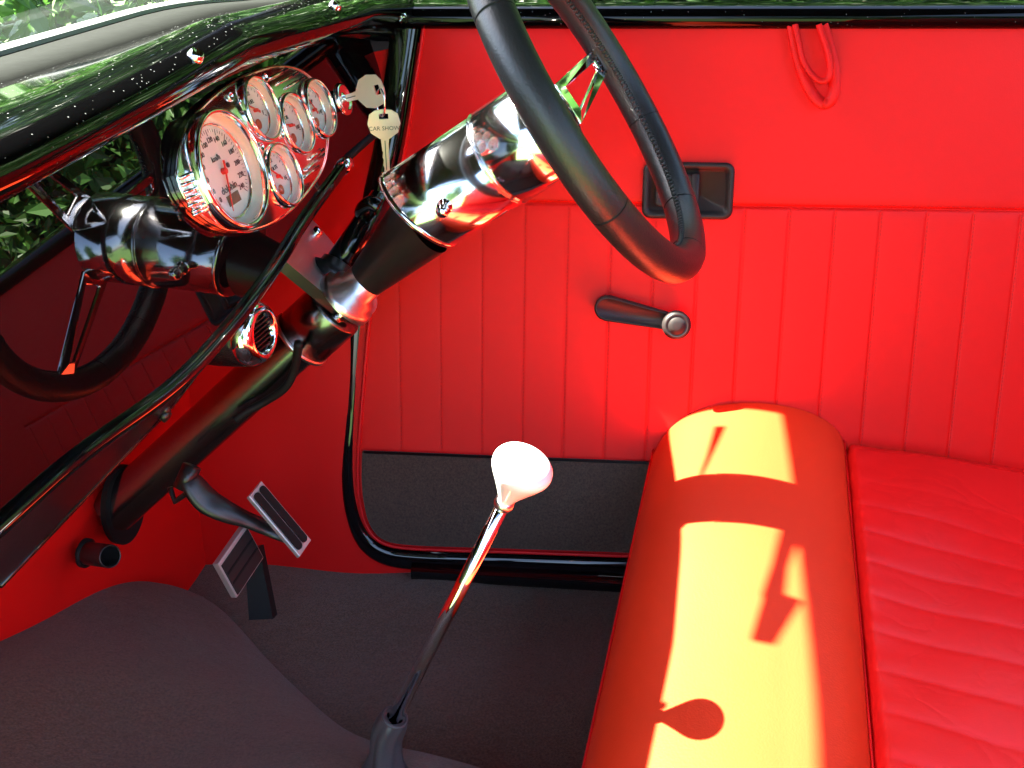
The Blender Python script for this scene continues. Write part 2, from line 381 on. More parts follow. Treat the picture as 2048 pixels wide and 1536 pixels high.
# inner edge polyline as function u_left(v) and v_bottom(u)
cenuv = np.array([duv(p) for p in cen])
BOTV = lambda u: np.interp(u, cenuv[-40:, 0], cenuv[-40:, 1])
pu0 = duv(dpl(880, 530))[0]; PW = (duv(dpl(2025, 560))[0]-pu0)/13
UMAX = .70
def ufront(v):
    idx = [i for i in range(len(cenuv)) if i < 90]
    vs = cenuv[:, 1]; us = cenuv[:, 0]
    m = np.argmax(us[::-1]*0+0) if False else None
    k = int(np.argmin(us)); return np.interp(-v, -vs[:k+1], us[:k+1])
kmin = int(np.argmin(cenuv[:, 0]))
def uleft(v):
    if v >= cenuv[kmin, 1]: return float(np.interp(-v, -cenuv[:kmin+1, 1], cenuv[:kmin+1, 0]))
    seg = cenuv[kmin:kmin+45]; return float(np.interp(-v, -seg[:, 1], seg[:, 0]))
VB = -.5
def panel_off(u, v):
    d = 0
    if v < SEAMV:
        k = (u-pu0)/PW; fr = k-math.floor(k); q = abs(math.sin(math.pi*fr))
        e_ = min(fr, 1-fr)*PW; d = (-(.0009*sm(-.2, .3, u)+.0002)*math.exp(-(e_/.0012)**2)+.0004*(q**.5-1))*sm(SEAMV, SEAMV-.004, v)
    d -= .003*math.exp(-((v-SEAMV)/.0016)**2)
    return d+.0022
NV = 150; rows = []
vb = min(cenuv[:, 1][:]) 
V = []; Fc = []
us_all = np.arange(-.5, UMAX, PW/14)
vlist = list(np.linspace(TOPV, SEAMV+.004, 22))+[SEAMV+.002, SEAMV+.0008, SEAMV, SEAMV-.0008, SEAMV-.002, SEAMV-.004]+list(np.linspace(SEAMV-.012, vb+.03, 46))
nu = 900
for v in vlist:
    ul = uleft(v)+.001
    for i in range(nu):
        u = ul+(UMAX-ul)*i/(nu-1)
        vv = v
        V.append(dP(u, vv, panel_off(u, vv)))
for j in range(len(vlist)-1):
    for i in range(nu-1): Fc.append((j*nu+i, j*nu+i+1, (j+1)*nu+i+1, (j+1)*nu+i))
door = mesh('door', V, Fc, M_red, body)
# backing of the panel bottom (below the pleats, behind the carpet)
P = []
for i in range(kmin-14, len(cenuv)):
    P.append(cenuv[i])
P = [p for p in P]
poly = [dP(p[0], p[1], .0004) for p in P if p[0] <= .75]+[dP(.7, carp_v(.7)+.02, .0004), dP(P[0][0], carp_v(P[0][0])+.02, .0004)]
me = MB(); n = len(poly); me.add(poly, [tuple(range(n))]); me.out('lower_trim_board', M_piping, door, smooth=False)
# carpet kick strip: inset copy of outline
ins = []
for i in range(kmin-60, len(cenuv)-1):
    if i < 1: continue
    t = nrm(np.append(cenuv[min(i+1, len(cenuv)-1)]-cenuv[i-1], 0))[:2]; nl = np.array([-t[1], t[0]])
    if nl[0] < 0 and i < kmin: nl = -nl
    p = cenuv[i]+nl*.0085
    if p[1] < carp_v(p[0]) - .001 and p[0] < .72: ins.append(p)
bx = [np.array([ins[0][0], carp_v(ins[0][0])])]+ins+[np.array([ins[-1][0], carp_v(ins[-1][0])])]
cp = [dP(p[0], p[1], .003) for p in bx]; n = len(cp)
MB().add(*prism(cp, ND*.005)).out('carpet_strip', M_kickcarpet, door, smooth=False, mods=(('bevel', .002, 2),))
MB().add(*tube([dP(bx[0][0]+.003, carp_v(bx[0][0])-.001, .0085), dP(.7, carp_v(.7)-.001, .0085)], .0017, 8)).out('binding', M_rubber, door)
# red piping along the panel edge
pip = []
for i in range(4, len(cen)-1):
    t = nrm(cen[min(i+1, len(cen)-1)]-cen[i-1]); s = np.cross(t, ND)*sgn; pip.append(cen[i]-s*.003+ND*.003)
MB().add(*tube(pip, .0024, 8)).out('edge_piping', M_piping, door)
# stitches
sx = MB()
for k in range(-2, 18):
    u = pu0+k*PW; v = SEAMV-.006
    while v > carp_v(u)+.004:
        if u > uleft(v)+.006 and u < UMAX: sx.add(*box(dP(u+.0012, v, panel_off(u+.0012, v)+.0004), RW*.0007, UD*.0026, ND*.0007))
        v -= .0044
u = uleft(SEAMV)+.01
while u < UMAX:
    sx.add(*box(dP(u, SEAMV+.003, .0024), RW*.0026, UD*.0006, ND*.0006)); u += .0044
sx.out('stitching', M_thread, door, smooth=False)
# black window sill rail: profile along X
sill = []
SP = [(-.003, .012), (.004, .016), (.012, .017), (.019, .012), (.023, .004), (.027, -.008), (.034, -.03), (.052, -.07), (.074, -.12), (.070, -.14)]
V = []; Fc = []; us = np.linspace(-.215, UMAX+.3, 50)
for u in us:
    dz = 0 
    for (v, o) in [(-.002, -.004)]+SP: V.append(dP(u, TOPV+v+dz, o))
m_ = len(SP)+1
for i in range(len(us)-1):
    for k in range(m_-1): Fc.append((i*m_+k, i*m_+k+1, (i+1)*m_+k+1, (i+1)*m_+k))
M_sill = dusty(mat('sill_black_paint', (.001, .001, .0012), .5, spec=0, coat=1, coat_rough=.03), .95, 420, (.12, .13, .13))
M_sill.node_tree.nodes['Principled BSDF'].inputs['Coat IOR'].default_value = 1.28
mesh('window_sill', V, Fc, M_sill, door, mods=(('sub', 1),))
# outer skin closing the door
mesh('outer_skin', [dP(-.215, TOPV+.070, -.14), dP(1.1, TOPV+.070, -.14), dP(1.1, -.5, -.08), dP(-.215, -.5, -.08)], [(0, 1, 2, 3)], M_blackc, door, smooth=False)
# door pull recess (bezel with paddle)
h0 = duv(dpl(1285, 378)); h1 = duv(dpl(1466, 382)); ht = duv(dpl(1370, 324)); hb = duv(dpl(1372, 437))
hu0, hu1, hv0, hv1 = h0[0], h1[0], hb[1], ht[1]
def rrect(u0, u1, v0, v1, r, n=6):
    P = []
    for cu, cv, a0 in ((u1-r, v1-r, 0), (u0+r, v1-r, 90), (u0+r, v0+r, 180), (u1-r, v0+r, 270)):
        for k in range(n+1): A = R_(a0+90*k/n); P.append((cu+r*math.cos(A), cv+r*math.sin(A)))
    return P
def ringloft(loops, capend=True):
    V = []; Fc = []; n = len(loops[0])
    for l in loops: V += l
    for j in range(len(loops)-1):
        for k in range(n): Fc.append((j*n+k, j*n+(k+1) % n, (j+1)*n+(k+1) % n, (j+1)*n+k))
    if capend: Fc.append(tuple((len(loops)-1)*n+k for k in range(n)))
    return V, Fc
def RL(ins_, off, r): return [dP(u, v, off) for u, v in rrect(hu0+ins_, hu1-ins_, hv0+ins_, hv1-ins_, r)]
MB().add(*ringloft([RL(0, .002, .010), RL(0, .007, .010), RL(.0015, .0095, .009), RL(.005, .0095, .007), RL(.0075, .006, .006), RL(.009, .0035, .005)])).out('handle_bezel', M_plastic, door)
hz = [o for o in door.children if o.name.startswith('handle_bezel')][0] if False else None
mu = hu0+(hu1-hu0)*.52
lv = MB().add(*ringloft([[dP(u, v, o) for u, v in rrect(hu0+.014+i_, mu+.004-i_, hv0+.013+i_, hv1-.013-i_, .004)] for i_, o in ((0, .0036), (0, .009), (.001, .0105), (.004, .0105), (.006, .0085))]))
lv.out('release_lever', M_plastic, door)
MB().add(*ringloft([[dP(u, v, o) for u, v in rrect(mu+.001+i_, mu+.010-i_, hv0+.012+i_, hv1-.012-i_, .003)] for i_, o in ((0, .0036), (0, .012), (.001, .0135))])).out('lever_ridge', M_plastic, door)
# window crank
ca = dpl(1215, 612); cb = dpl(1345, 640)
cu, cv = duv(ca); du_, dv_ = duv(cb); 
MB().add(*lathe([(.0, .004), (.013, .004), (.0135, .010), (.012, .0155), (.009, .017), (0, .0172)], dP(cu, cv), ND, 32)).out('crank_hub', M_plastic, door)
ln = math.hypot(du_-cu, dv_-cv); ax = (RW*(du_-cu)+UD*(dv_-cv))/ln; px_ = np.cross(ND, ax)
arm = []
for k in range(9): A = R_(90+180*k/8); arm.append((.0145*math.cos(A), .0145*math.sin(A)))
for k in range(7): A = R_(-90+180*k/6); arm.append((ln+.0095*math.cos(A), .0095*math.sin(A)))
lo = lambda s, o: [dP(cu, cv, o)+ax*(a+ (0 if s == 1 else (ln/2-a)*(1-s)*.25))+px_*b*s for a, b in arm]
MB().add(*ringloft([lo(1, .011), lo(1, .0165), lo(.92, .0195), lo(.80, .0200), lo(.76, .0186)])).out('crank_arm', M_plastic, door)
kn = MB().add(*lathe([(0, .016), (.010, .016), (.0125, .021), (.0155, .026), (.0160, .033), (.0140, .037), (.0115, .0382), (.0105, .0366), (.0095, .0382), (.004, .0388), (0, .0388)], dP(du_, dv_)+ax*.001, nrm(ND+RW*.06), 32)).out('crank_knob', M_plastic, door)
# red pull strap: two loops hanging from under the sill
st = MB()
def strap(pts, wd):
    C = catmull([dP(*duv(dpl(a, b)), o) for a, b, o in pts], 10); V = []; Fc = []
    for i, p in enumerate(C):
        t = nrm(C[min(i+1, len(C)-1)]-C[max(i-1, 0)]); s = nrm(np.cross(t, ND)+ND*.35)
        n2 = np.cross(t, s)
        for a, b in ((-1, -1), (1, -1), (1, 1), (-1, 1)): V.append(p+s*wd*a+n2*.0009*b)
    for i in range(len(C)-1):
        for k in range(4): Fc.append((i*4+k, i*4+(k+1) % 4, (i+1)*4+(k+1) % 4, (i+1)*4+k))
    return V, Fc
strp = [(1582, 52, .010), (1590, 100, .012), (1603, 150, .013), (1622, 190, .014), (1642, 208, .016), (1658, 196, .018), (1662, 160, .018), (1655, 110, .016), (1640, 52, .012)]
s1 = MB().add(*strap(strp, .0062)).add(*strap([(a*.9+162-(4 if b > 100 else 0), b*.72+14, o+.004) for a, b, o in strp[:6]]+[(1650, 118, .022), (1632, 52, .016)], .0030)).out('pull_strap', M_red, door)

# ================================================================== dashboard
dash = thing('dashboard', 'mirror glossy black dashboard with rolled top and thin lower lip', 'dashboard')
# outline of the flat face
def lipL(y):
    x = -.347-.040*sm(.78, 1.12, y)
    z = float(np.interp(y, [-.1, .414, .534, .67, .83, .97, 1.12], [-.160, -.157, -.152, -.144, -.153, -.165, -.186]))
    return x, z
bpx = [(0, 1035), (156, 901), (332, 774), (430, 677), (508, 581), (552, 519), (604, 436), (661, 358), (690, 320), (735, 280), (790, 240)]
BP = [dsh(*p) for p in bpx]
by = [p[1] for p in BP]; bz = [p[2] for p in BP]
botz = lambda y: float(np.interp(y, by, bz)) if y < by[-1] else bz[-1]+.9*(y-by[-1])
def onD(y, z): return np.array([pD[0]-(z-pD[2])*nD[2]/nD[0], y, z])
def yfar(x, z): return D0[1]-(ND[0]*(x-D0[0])+ND[2]*(z-D0[2]))/ND[1]-.008
def dface(a, b):
    y = -.05+(yfar(-.38, -.2)+.05)*a; zt = lipL(y)[1]+.012; zb = botz(max(y, .30)) if y > .30 else botz(.30)-.02*(0.3-y)
    return onD(y, min(zt-.001, zb)+(zt-min(zt-.001, zb))*b)
mesh('dash_face', *grid(dface, 90, 6), M_dash, dash, smooth=False)
PR_ = [(-.060, .004), (-.030, .002), (-.008, -.001), (-.001, -.0015), (.006, .002), (.0125, .008), (.0135, .016), (.009, .024), (-.003, .0295), (-.022, .0315), (-.045, .0305), (-.078, .0275), (-.100, .022)]
def catm(pr, i, t):
    P = [np.array(pr[max(0, min(len(pr)-1, j))]) for j in (i-1, i, i+1, i+2)]; a, b, c, d = P
    return .5*((2*b)+(-a+c)*t+(2*a-5*b+4*c-d)*t*t+(-a+3*b-3*c+d)*t**3)
def zrail(y): return -.1300-.030*sm(.75, 1.12, y)
def dtop(a, b):
    y = -.05+(yfar(-.38, -.16)+.05)*a; x0, zt = lipL(y)
    q = b*(len(PR_)-1); i = min(int(q), len(PR_)-2); pa = catm(PR_, i, q-i)
    f_ = min(1, max(0, (-pa[0]-.015)/.06)); return np.array([x0+pa[0], y, (zt+pa[1])*(1-f_)+(zrail(y)-.20*max(0, -pa[0]-.078))*f_])
mesh('dash_top', *grid(dtop, 90, 80), M_black, dash)
ys = np.linspace(-.05, 1.12, 40)
V = []; Fc = []
for y in ys:
    x0, zl = lipL(y); z = zrail(y)-.0002
    for a, h in ((-.077, -.001), (-.080, .0025), (-.122, .0015), (-.126, -.003)): V.append((x0+a, y, z+h))
for i in range(len(ys)-1):
    for k in range(3): Fc.append((i*4+k, i*4+k+1, i*4+5+k, i*4+4+k))
mesh('seal_strip', V, Fc, M_seal, dash)
wsc = thing('windscreen', 'clear windscreen pane in bright silver lower rail above the black dash', 'windscreen')
V = []; Fc = []
for y in ys:
    x0, zl = lipL(y); z = zrail(y)-.0002
    for a, h in ((-.123, .002), (-.1245, .0045), (-.127, .0055), (-.135, .0055), (-.1385, .003), (-.139, -.02)): V.append((x0+a, y, z+h))
for i in range(len(ys)-1):
    for k in range(5): Fc.append((i*6+k, i*6+k+1, i*6+7+k, i*6+6+k))
sharp(mesh('lower_rail', V, Fc, M_silver, wsc))
MB().add([(-.479, -.03, -.126), (-.519, 1.13, -.154), (HX-.008, 1.13, ZR-.04), (HX-.008, -.03, ZR-.04)], [(0, 1, 2, 3)]).out('glass_pane', M_glass, wsc, smooth=False)
# lower lip tube
lipP = [onD(-.05, botz(.3)-.007), onD(.2, botz(.3)-.002)]+BP[:9]
lipC = catmull(lipP, 6)
MB().add(*tube([p+nD*.001-wD*.003 for p in lipC], .0058, 14)).out('lower_lip', M_blackc, dash)
MB().add(*tube([BP[7]*.35+BP[8]*.65+nD*.001-wD*.003, BP[8]+nD*.001-wD*.003, BP[8]+(BP[9]-BP[8])*.12+nD*.001-wD*.003], [.0068, .0070, .0045], 14)).out('lip_end_ferrule', M_chrome, dash)
MB().add(*tube([BP[8], BP[9], BP[10]], .0042, 10)).out('lip_return', M_rubber, dash)
# purple flake underside
XU = -.455
upx = [(0, 1172), (98, 1070), (160, 1005), (226, 935), (300, 858), (345, 810), (400, 738)]
UP = [hit(a, b, (XU, 0, 0), np.array([1., 0, 0])) for a, b in upx]
UP = [UP[0]+np.array([0, -.45, .0])+(UP[0]-UP[1])*0]+UP
LP = [lipC[int(k)] for k in np.interp([p[1] for p in UP], [q[1] for q in lipC], range(len(lipC)))]
V = []; Fc = []; n = len(UP)
for k in range(n): V += [LP[k]-wD*.006-nD*.002, LP[k]*.5+UP[k]*.5, UP[k]]
for k in range(n-1): Fc += [(3*k, 3*k+1, 3*k+4, 3*k+3), (3*k+1, 3*k+2, 3*k+5, 3*k+4)]
mesh('under_panel', V, Fc, M_flake, dash)
MB().add(*tube(UP[1:], .002, 8)).out('under_edge', M_blackc, dash)
# screws on the rolled top
def rolled(y, b): return np.array(dtop((y+.05)/(yfar(-.38, -.16)+.05), b))
for (sx_, sy_) in ((391, 116), (668, 12), (815, 46)):
    best = min(((np.linalg.norm(nrm(rolled(y, b))-nrm(ray(sx_, sy_))), y, b) for y in np.linspace(.3, 1.10, 160) for b in np.linspace(.3, 1, 60)))
    _, y, b = best; p = rolled(y, b); tU = rolled(y+.004, b)-rolled(y-.004, b); tV = rolled(y, min(1, b+.01))-rolled(y, b-.01)
    nn = nrm(np.cross(tU, tV)); nn = nn if nn[2]+nn[0] > 0 else -nn
    MB().add(*lathe([(.0052, -.001), (.0052, .001), (.0042, .0035), (.0030, .0042), (.0024, .0030), (.0, .0028)], p, nn, 20)).out('screw', M_chrome, dash)

# ================================================================== gauge cluster
gc = thing('gauge_cluster', 'oval chrome instrument cluster with five white gauges on the black dash', 'gauge cluster')
GO = .014
def gP(x, y, off=GO): return dsh(x, y, off)
outl = [(371, 345), (378, 290), (398, 240), (436, 196), (480, 163), (530, 138), (575, 128), (615, 135), (645, 160), (664, 200), (671, 245), (670, 290), (662, 330), (640, 368), (610, 405), (578, 432), (545, 450), (505, 459), (460, 450), (420, 425), (388, 388)]
OC = [p for p in catmull([gP(*p) for p in outl]+[gP(*outl[0])], 5)][:-1]
cenO = sum(OC)/len(OC)
def yz(p): return np.array([p[1], (p-pD) @ wD])
def fromyz(y, q, off): return pD*np.array([1, 0, 1])+eY*y+wD*q+nD*off
gauges = [('speedo', (431, 216), (497, 457), 1.0), ('a', (504, 150), (541, 284), 1), ('b', (573, 187), (612, 307), 1), ('c', (626, 160), (652, 273), 1), ('d', (551, 283), (584, 416), 1)]
GC = []
for nm, a, b, k in gauges:
    A = gP(*a); B = gP(*b); GC.append((nm, (A+B)/2, np.linalg.norm(A-B)/2))
# fit radii
rb = GC[0][2]; rs = sum(g_[2] for g_ in GC[1:])/4
GC = [(nm, c, (rb*.985 if i == 0 else rs*.985)) for i, (nm, c, r) in enumerate(GC)]
def circ(c, r, off=0, n=56): return [c+nD*off+r*(math.cos(2*math.pi*k/n)*eY+math.sin(2*math.pi*k/n)*wD) for k in range(n)]
shr = [cenO+(p-cenO)*.957 for p in OC]
pl = MB(); NR = 16; no = len(OC); Vp = [cenO]; Fp = []
def dome(q): return -.0085*max(0, (q-.35)/.65)**2.2
for k in range(1, NR+1):
    q = k/NR; Vp += [cenO+(p-cenO)*q+nD*dome(q) for p in OC]
Vp += [cenO+(p-cenO)*1.0-nD*.0135 for p in OC]+[cenO+(p-cenO)*.5-nD*.0135 for p in OC]+[cenO-nD*.0135]
for i_ in range(no):
    l = (i_+1) % no; Fp.append((0, 1+i_, 1+l))
    for k in range(NR+1): Fp.append((1+k*no+i_, 1+(k+1)*no+i_, 1+(k+1)*no+l, 1+k*no+l))
    Fp.append((1+(NR+1)*no+i_, 1+(NR+2)*no, 1+(NR+1)*no+l))
plate = pl.add(Vp, Fp).out('bezel_plate', M_bezel, None, smooth=True)
for nm, c, r in GC:
    ct = MB().add(*prism(circ(c, r*.995, -.0125), nD*.03)).out('cutter', M_chrome, None, smooth=False)
    md = plate.modifiers.new('b', 'BOOLEAN'); md.object = ct; md.operation = 'DIFFERENCE'; md.solver = 'EXACT'
    dg = bpy.context.evaluated_depsgraph_get(); dg.update(); me = bpy.data.meshes.new_from_object(plate.evaluated_get(dg))
    plate.modifiers.clear(); plate.data = me; bpy.data.objects.remove(ct)
plate.parent = gc; sharp(plate, 30)
MB().add(*tube([p+nD*(dome(1)-.0002) for p in OC], .0016, 8, closed=True)).out('bezel_bead', M_chrome, gc)
def text(s, size, m, parent, name, O, ex, ey, depth=.0002):
    cu_ = bpy.data.curves.new('t', 'FONT'); cu_.body = s; cu_.size = size; cu_.align_x = 'CENTER'; cu_.align_y = 'CENTER'; cu_.extrude = depth; cu_.resolution_u = 2
    to = bpy.data.objects.new('t', cu_); COL.objects.link(to)
    dg = bpy.context.evaluated_depsgraph_get(); dg.update(); me = bpy.data.meshes.new_from_object(to.evaluated_get(dg))
    bpy.data.objects.remove(to); me.materials.clear(); me.materials.append(m)
    ez = np.cross(ex, ey)
    for v in me.vertices: v.co = Vector(np.array(O)+ex*v.co[0]+ey*v.co[1]+ez*(v.co[2]+depth))
    return me
def merge(name, meshes, m, parent):
    mb = MB()
    for q in meshes: mb.add([v.co[:] for v in q.vertices], [tuple(p.vertices) for p in q.polygons])
    return mb.out(name, m, parent, smooth=False)
for gi, (nm, c, r) in enumerate(GC):
    big = gi == 0
    G = MB().add(*lathe([(r*1.035, -.009), (r*1.035, .0012), (r*1.0, .0032), (r*.955, .0038), (r*.925, .0025), (r*.91, -.002)], c, nD, 64)).out('gauge', M_chrome, gc)
    G['label'] = 'large speedometer at the lower left of the cluster' if big else ['upper left small gauge', 'middle small gauge', 'far right small gauge', 'lower small gauge'][gi-1]
    rd = r*.80; dz = -.0095 if big else -.0075
    MB().add(*lathe([(r*.912, -.001), (r*.90, -.004), (r*.87, dz*.8), (rd*1.02, dz+.0012)], c, nD, 64)).out('inner_wall', M_cream, G)
    MB().add(*lathe([(rd*1.04, dz+.0004), (rd*1.03, dz+.0019), (rd*.985, dz+.0022), (rd*.965, dz+.0008)], c, nD, 64)).out('inner_ring', M_chrome, G)
    MB().add([c+nD*dz+rd*1.05*(math.cos(t)*eY+math.sin(t)*wD) for t in np.linspace(0, 2*math.pi, 64, endpoint=False)], [tuple(range(64))]).out('dial', M_dial, G, smooth=False)
    # rotated dial frame (cluster sits level in the dash: text runs along +Y)
    ex, ey = eY, wD; cc = c+nD*(dz+.0003)
    # markings
    mk = MB(); a0, a1 = (225, -45) if big else (205, -25)
    nt_ = 49 if big else 17
    for k in range(nt_):
        A = R_(a0+(a1-a0)*k/(nt_-1)); d = math.cos(A)*ex+math.sin(A)*ey; t = np.cross(nD, d); maj = (k % 4 == 0)
        L = rd*(.13 if maj else .07); mk.add(*box(cc+d*(rd*.90-L/2), d*L, t*(.0006 if maj else .00035), nD*.0002))
    mk.out('scale_marks', M_ink, G, smooth=False)
    T = []
    if big:
        for k, s in enumerate(['0', '20', '40', '60', '80', '100', '120', '140', '160', '180', '200', '220', '240']):
            A = R_(a0+(a1-a0)*k/12); T.append(text(s, .0058, M_ink, G, 'x', cc+(math.cos(A)*ex+math.sin(A)*ey)*rd*.68, ex, ey))
        T.append(text('km/h', .0065, M_ink, G, 'x', cc+ey*rd*.30-ex*rd*.05, ex, ey)); T.append(text('dolphin', .0085, M_ink, G, 'x', cc-ey*rd*.36, ex, ey))
        MB().add(*box(cc-ey*rd*.60+nD*.0004, ex*rd*.50, ey*rd*.22, nD*.0008)).out('odometer', M_lcd, G, smooth=False)
        MB().add(*lathe([(rd*.055, 0), (rd*.055, .001), (0, .0012)], cc+ex*rd*.28+ey*rd*.06, nD, 16)).out('reset_button', M_ink, G)
    else:
        for s, A in zip([['E', '1/2', 'F'], ['0', '50', '100'], ['60', '100', '140'], ['8', '12', '16']][gi-1], (200, 90, -20)):
            T.append(text(s, .0050, M_ink, G, 'x', cc+(math.cos(R_(A))*ex+math.sin(R_(A))*ey)*rd*.66, ex, ey))
        T.append(text(['FUEL', 'OIL', 'TEMP', 'VOLTS'][gi-1], .0048, M_ink, G, 'x', cc+ey*rd*.34, ex, ey))
        MB().add(*lathe([(rd*.20, .0002), (rd*.20, .0006), (0, .0006)], cc-ey*rd*.52-ex*rd*.05, nD, 20)).out('dial_emblem', M_orange, G)
    merge('lettering', T, M_ink, G)
    A = R_(248 if big else (150, 165, 120, 140)[gi-1]); d = math.cos(A)*ex+math.sin(A)*ey; t = np.cross(nD, d)
    nb = MB().add([cc+nD*.0028-d*rd*.22+t*.0011, cc+nD*.0028-d*rd*.22-t*.0011, cc+nD*.0028+d*rd*.86-t*.0003, cc+nD*.0028+d*rd*.86+t*.0003,
                   cc+nD*.0034-d*rd*.22+t*.0011, cc+nD*.0034-d*rd*.22-t*.0011, cc+nD*.0034+d*rd*.86-t*.0003, cc+nD*.0034+d*rd*.86+t*.0003], [(0, 1, 2, 3), (7, 6, 5, 4), (0, 4, 5, 1), (2, 6, 7, 3), (1, 5, 6, 2), (0, 3, 7, 4)])
    nb.add(*lathe([(rd*.07, .0002), (rd*.07, .0036), (rd*.05, .0042), (0, .0044)], cc, nD, 20)).out('needle', M_redneedle, G, smooth=False)
    MB().add(*lathe([(r*.93, .0022), (r*.6, .0034), (r*.3, .0040), (.0002, .0042)], c, nD, 48)).out('gauge_glass', M_glass, G)
# raised ribs on the bezel
def domeat(p):
    d = p-cenO; dn_ = nrm(d); best = max(((o-cenO) @ dn_) for o in OC if nrm(o-cenO) @ dn_ > .99); return dome(min(1, np.linalg.norm(d)/best))
def rib(a, b, wd=.0016, h=.0013):
    A = gP(*a)+nD*domeat(gP(*a)); B = gP(*b)+nD*domeat(gP(*b)); return tube([A, A+(B-A)*.04+nD*h*.4, A+(B-A)*.5+nD*h*.4, B-(B-A)*.04+nD*h*.4, B], [wd*.4, wd, wd, wd, wd*.4], 10, sq=(1, 1))
rb_ = MB()
for a, b in (((545, 155), (583, 135)), ((559, 166), (603, 143)), ((574, 175), (616, 152)), ((619, 319), (653, 296)), ((613, 341), (656, 305)), ((608, 358), (643, 330)),
             ((379, 351), (402, 339)), ((381, 366), (405, 357)), ((384, 381), (410, 371)), ((389, 394), (415, 384)), ((394, 408), (419, 398)), ((402, 420), (424, 408)), ((404, 426), (427, 417))):
    MB().add(*rib(a, b)).out('bezel_rib', M_chrome, gc)
for a in ((537, 153), (470, 190), (562, 269), (521, 294)):
    p = gP(*a)+nD*domeat(gP(*a)); MB().add(*lathe([(.0040, .0002), (.0040, .0014), (.0030, .0016), (.0026, -.001), (0, -.001)], p, nD, 20)).out('screw', M_chrome, gc)

# ================================================================== ignition switch, keys
ig = thing('ignition_switch', 'round chrome ignition switch with black barrel right of the gauges', 'switch')
kp = dsh(664, 196, .0); nK = nrm(nD+eY*0)
tip = dsh(692, 190, .030)
kA = nrm(dsh(700, 192, .03)-dsh(668, 196, 0)) if False else nD
base = dsh(650, 209, 0.0)
MB().add(*lathe([(.0105, 0), (.0105, .016), (.0095, .018)], base, nD, 32)).out('barrel', M_blackc, ig)
MB().add(*lathe([(.0095, .017), (.0150, .018), (.0160, .020), (.0150, .0225), (.0115, .0235), (.0100, .022), (.0045, .0218), (.0035, .024), (0, .024)], base, nD, 40)).out('chrome_ring', M_chrome, ig)
def key(name, label, O, ax_, sd, L_bow, text_=None):
    # O: blade/bow joint; ax_: direction towards the bow, sd: side
    k = thing(name, label, 'key'); nn = nrm(np.cross(ax_, sd)); th = .0011
    w_ = L_bow
    pro = [(0, .18), (.22, .50), (.55, .60), (.90, .52), (1.04, .30), (1.08, 0)]
    P = [O+ax_*a*w_+sd*b*w_ for a, b in pro]+[O+ax_*a*w_-sd*b*w_ for a, b in reversed(pro[:-1])]
    hole = [O+ax_*a*w_+sd*b*w_ for a, b in ((.72, .17), (.92, .17), (.92, -.17), (.72, -.17))]
    b_ = bmesh.new(); es = []
    for PP in (P, hole):
        vs = [b_.verts.new(tuple(p-nn*th)) for p in PP]
        for i in range(len(vs)): es.append(b_.edges.new((vs[i], vs[(i+1) % len(vs)])))
    bmesh.ops.triangle_fill(b_, use_beauty=True, edges=es)
    r_ = bmesh.ops.extrude_face_region(b_, geom=b_.faces[:]); bmesh.ops.translate(b_, vec=Vector(nn*2*th), verts=[v for v in r_['geom'] if isinstance(v, bmesh.types.BMVert)])
    bmesh.ops.recalc_face_normals(b_, faces=b_.faces)
    me = bpy.data.meshes.new('bow'); b_.to_mesh(me); b_.free(); me.materials.append(M_brass); link(bpy.data.objects.new('bow', me), k)
    bl = [(0.02, .15), (-.25, .13), (-.45, .12), (-.5, .09), (-.7, .12), (-.8, .08), (-1.0, .11), (-1.1, .07), (-1.3, .09), (-1.62, 0), (-1.3, -.12), (-.2, -.13), (.02, -.16)]
    MB().add(*prism([O+ax_*a*w_+sd*b*w_-nn*th*.8 for a, b in bl], nn*th*1.6)).out('blade', M_brass, k, smooth=False)
    MB().add(*box(O-ax_*w_*.62, ax_*w_*1.1, sd*.0008, nn*th*2.0)).out('blade_groove', M_darkmet, k, smooth=False)
    if text_:
        face = nn if nn @ -ray(750, 265) > 0 else -nn
        ey_ = ax_; ex_ = np.cross(ey_, face)
        t_ = text(text_, w_*.215, M_ink, k, 't', O+ax_*w_*.38+face*(th+.00005), ex_, ey_, .00008); merge('lettering', [t_], M_darkmet, k)
    return k
# key in the lock
V_ = -nrm(ray(740, 190))
kO = base+nD*.036; kax = nD; 
sdK = nrm(np.cross(kax, V_)); sdK = nrm(sdK)
key('ignition_key', 'blank brass toned key turned in the ignition switch', kO, kax, sdK, .0265)
# hanging key: hangs straight down from a ring below the first bow
hole1 = kO+kax*.0265*.84
kz = np.array([0, 0, -1.])
sdH = nrm(np.cross(kz, V_))
O2 = hole1+np.array([.004, 0, -.047]); O2 = O2 + CR*.0
key('spare_key', 'key stamped CAR SHOW hanging from the key ring', O2, -kz, sdH, .0265, 'CAR SHOW')
hole2 = O2+np.array([0, 0, .0265*.84])
rc = (hole1+hole2)/2; rr = np.linalg.norm(hole1-hole2)/2+.0008; e1 = np.array([0, 0, 1.]); e2 = nrm(nrm(np.cross(e1, V_))*.45+V_*.9)
tag(MB().add(*tube([rc+rr*(math.cos(t)*e1+.62*math.sin(t)*e2) for t in np.linspace(0, 2*math.pi, 40, endpoint=False)], .0010, 8, closed=True)).out('key_ring', M_chrome), 'small wire ring joining the two keys', 'key ring')

